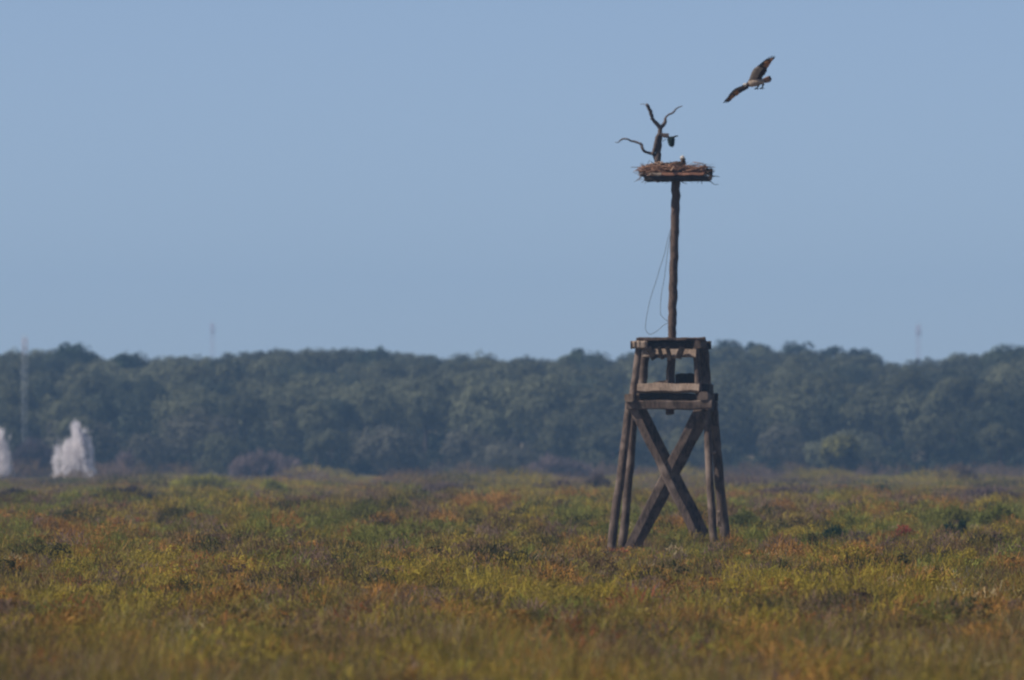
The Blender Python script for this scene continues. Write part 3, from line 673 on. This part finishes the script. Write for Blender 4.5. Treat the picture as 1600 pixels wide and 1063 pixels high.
# tail fan
for k in range(8):
    t = k/7; bx, by = 1203.5+2.2*math.sin(math.pi*t), 119.2+t*9.5-1.5*t*t
    a = FB(1191, 124.5+t*4.5); e_ = FB(bx, by, .0+.03*k/7)
    mb.tube([a, a.lerp(e_, .5), a.lerp(e_, .82), e_], [.014, .020, .022, .012], 6, 0, [(.72, .44, .28, 1) if k % 3 else (.45, .26, .16, 1)]*2+[BROWN]*2, (.22, 1))
# legs and curled toes
for (x0, y0), (x1, y1), v in (((1186, 131.5), (1182.5, 138), -.03), ((1192.5, 130.5), (1190.8, 137.5), .03)):
    mb.tube(refine([FB(x0, y0, v), FB((x0+x1)/2+.5, (y0+y1)/2, v), FB(x1, y1, v)], 3), lerp_list([.030, .016, .012], 7), 7, 0, [(.35, .33, .22, 1)]*2+[LEGC]*5)
    for dx, dy, dv in ((-4.2, .8, -.02), (-3.2, 1.9, .01), (3.6, 1.2, 0), (.6, 2.0, -.03)):
        mb.tube([FB(x1, y1, v), FB(x1+dx*.6, y1+dy*.55, v+dv), FB(x1+dx, y1+dy, v+dv)], [.012, .011, .004], 6, 0, [(.04, .045, .05, 1)]*3)
o = mb.build('flying_osprey', M_BIRD, origin=FB(1180, 129)); tag(o, 'brown and white osprey gliding on spread wings above the nest, feet dangling', 'bird')

# ------------------------------------------------------------------ far masts
def mast(px, ytop, ybase, d_, wd, lab, wtop=None, col=(.34, .20, .24, 1), thk=.022):
    a = P(px, ybase, d_); b_ = P(px, ytop, d_); g = float(ground_z(a.x, d_)); a.z = g
    root = empty('radio_mast', a); tag(root, lab, 'mast')
    mb = MB(); mb.c = col; H = b_.z-g; ns = int(H/ (wd*1.4)); cs = [(math.cos(k*2.094+.4), math.sin(k*2.094+.4)) for k in range(3)]
    for cx, cy in cs: mb.tube([(a.x+cx*wd/2, d_+cy*wd/2, g), (a.x+cx*wd/2, d_+cy*wd/2, b_.z)], wd*thk, 5)
    for i in range(ns):
        z0, z1 = g+H*i/ns, g+H*(i+1)/ns
        for k in range(3):
            c0, c1_ = cs[k], cs[(k+1) % 3]
            if i % 2: c0, c1_ = c1_, c0
            mb.tube([(a.x+c0[0]*wd/2, d_+c0[1]*wd/2, z0), (a.x+c1_[0]*wd/2, d_+c1_[1]*wd/2, z1)], wd*thk*.5, 4)
    mb.build('lattice', M_MAST, root)
    mb = MB(); mb.c = (.3, .2, .24, 1)
    for k in range(3):
        x0, y0 = a.x+math.cos(k*2.1)*wd*(wtop or .45), d_+math.sin(k*2.1)*wd*(wtop or .45); hh = H*.05+.5
        mb.tube([(x0, y0, b_.z-hh*1.6), (x0, y0, b_.z-hh*.3)], wd*.08, 7)
        mb.tube([(x0, y0, b_.z-hh), (a.x, d_, b_.z-hh)], wd*.05, 5)
    mb.build('antenna', M_MAST, root)
mast(332, 503, 560, 2350, .85, 'very faint mast above the wood, left of the middle skyline')
mast(1435, 506, 568, 2350, 1.0, 'very faint pinkish mast above the dip in the wood at the right')
mast(38, 522, 745, 930, .5, 'tall pale lattice mast in front of the wood at the far left', .35, (.42, .46, .50, 1), .022)

# ------------------------------------------------------------------ white plumes at the marsh edge
def plume(cols, lab, d_=900, n=5200):
    # cols: list of (px, base row, top row, half width px, density) columns of fine spray
    q = Quads(); W = np.array([c[5]*(c[2]-c[3])*c[4] for c in cols], float); W /= W.sum(); pxm = np.mean([c[0] for c in cols])
    for (xb, xt, yb, yt, hw, de), f in zip(cols, W):
        m_ = int(n*f); t = rng.uniform(0, 1, m_)
        xx = xb+(xt-xb)*t+rng.normal(0, .5, m_)*hw*(1-.3*t)+1.6*np.sin(t*11+xb)+1.0*np.sin(t*27+xb*2); yy = yb+(yt-yb)*t+rng.normal(0, 3, m_)
        base = np.stack([(xx-800)/K*d_, d_+rng.normal(0, .5, m_), CAMZ+(HY-yy)/K*d_], 1)
        L_ = rng.uniform(.08, .40, m_); up = np.stack([rng.normal(0, .2, m_)*L_, rng.normal(0, .2, m_)*L_, L_], 1)
        c = np.array([.93, .89, .90])*rng.uniform(.85, 1.03, (m_, 1))
        q.add(base, up, cross_side(up, rng.uniform(.012, .04, m_)), c, .5)
    o = q.build('white_plume', M_SPRAY, ((pxm-800)/K*d_, d_, 0)); tag(o, lab, 'plume', 'white plumes at the edge of the marsh')
plume([(138, 121, 752, 669, 6, 3.6), (119, 117, 740, 666, 7, 1.0), (145, 140, 752, 688, 5, .7), (99, 103, 750, 696, 8, .55), (87, 89, 750, 700, 6, .4), (112, 110, 752, 690, 20, .30), (128, 131, 740, 672, 14, .12)],
      'taller ragged white plume rising at the marsh edge, complete within the photo', n=8600)
plume([(8, 0, 742, 676, 10, 1.2), (-6, -8, 742, 680, 14, .8), (12, 10, 742, 705, 8, .5)], 'pale wispy plume cut off by the left edge of the photo', n=3600)
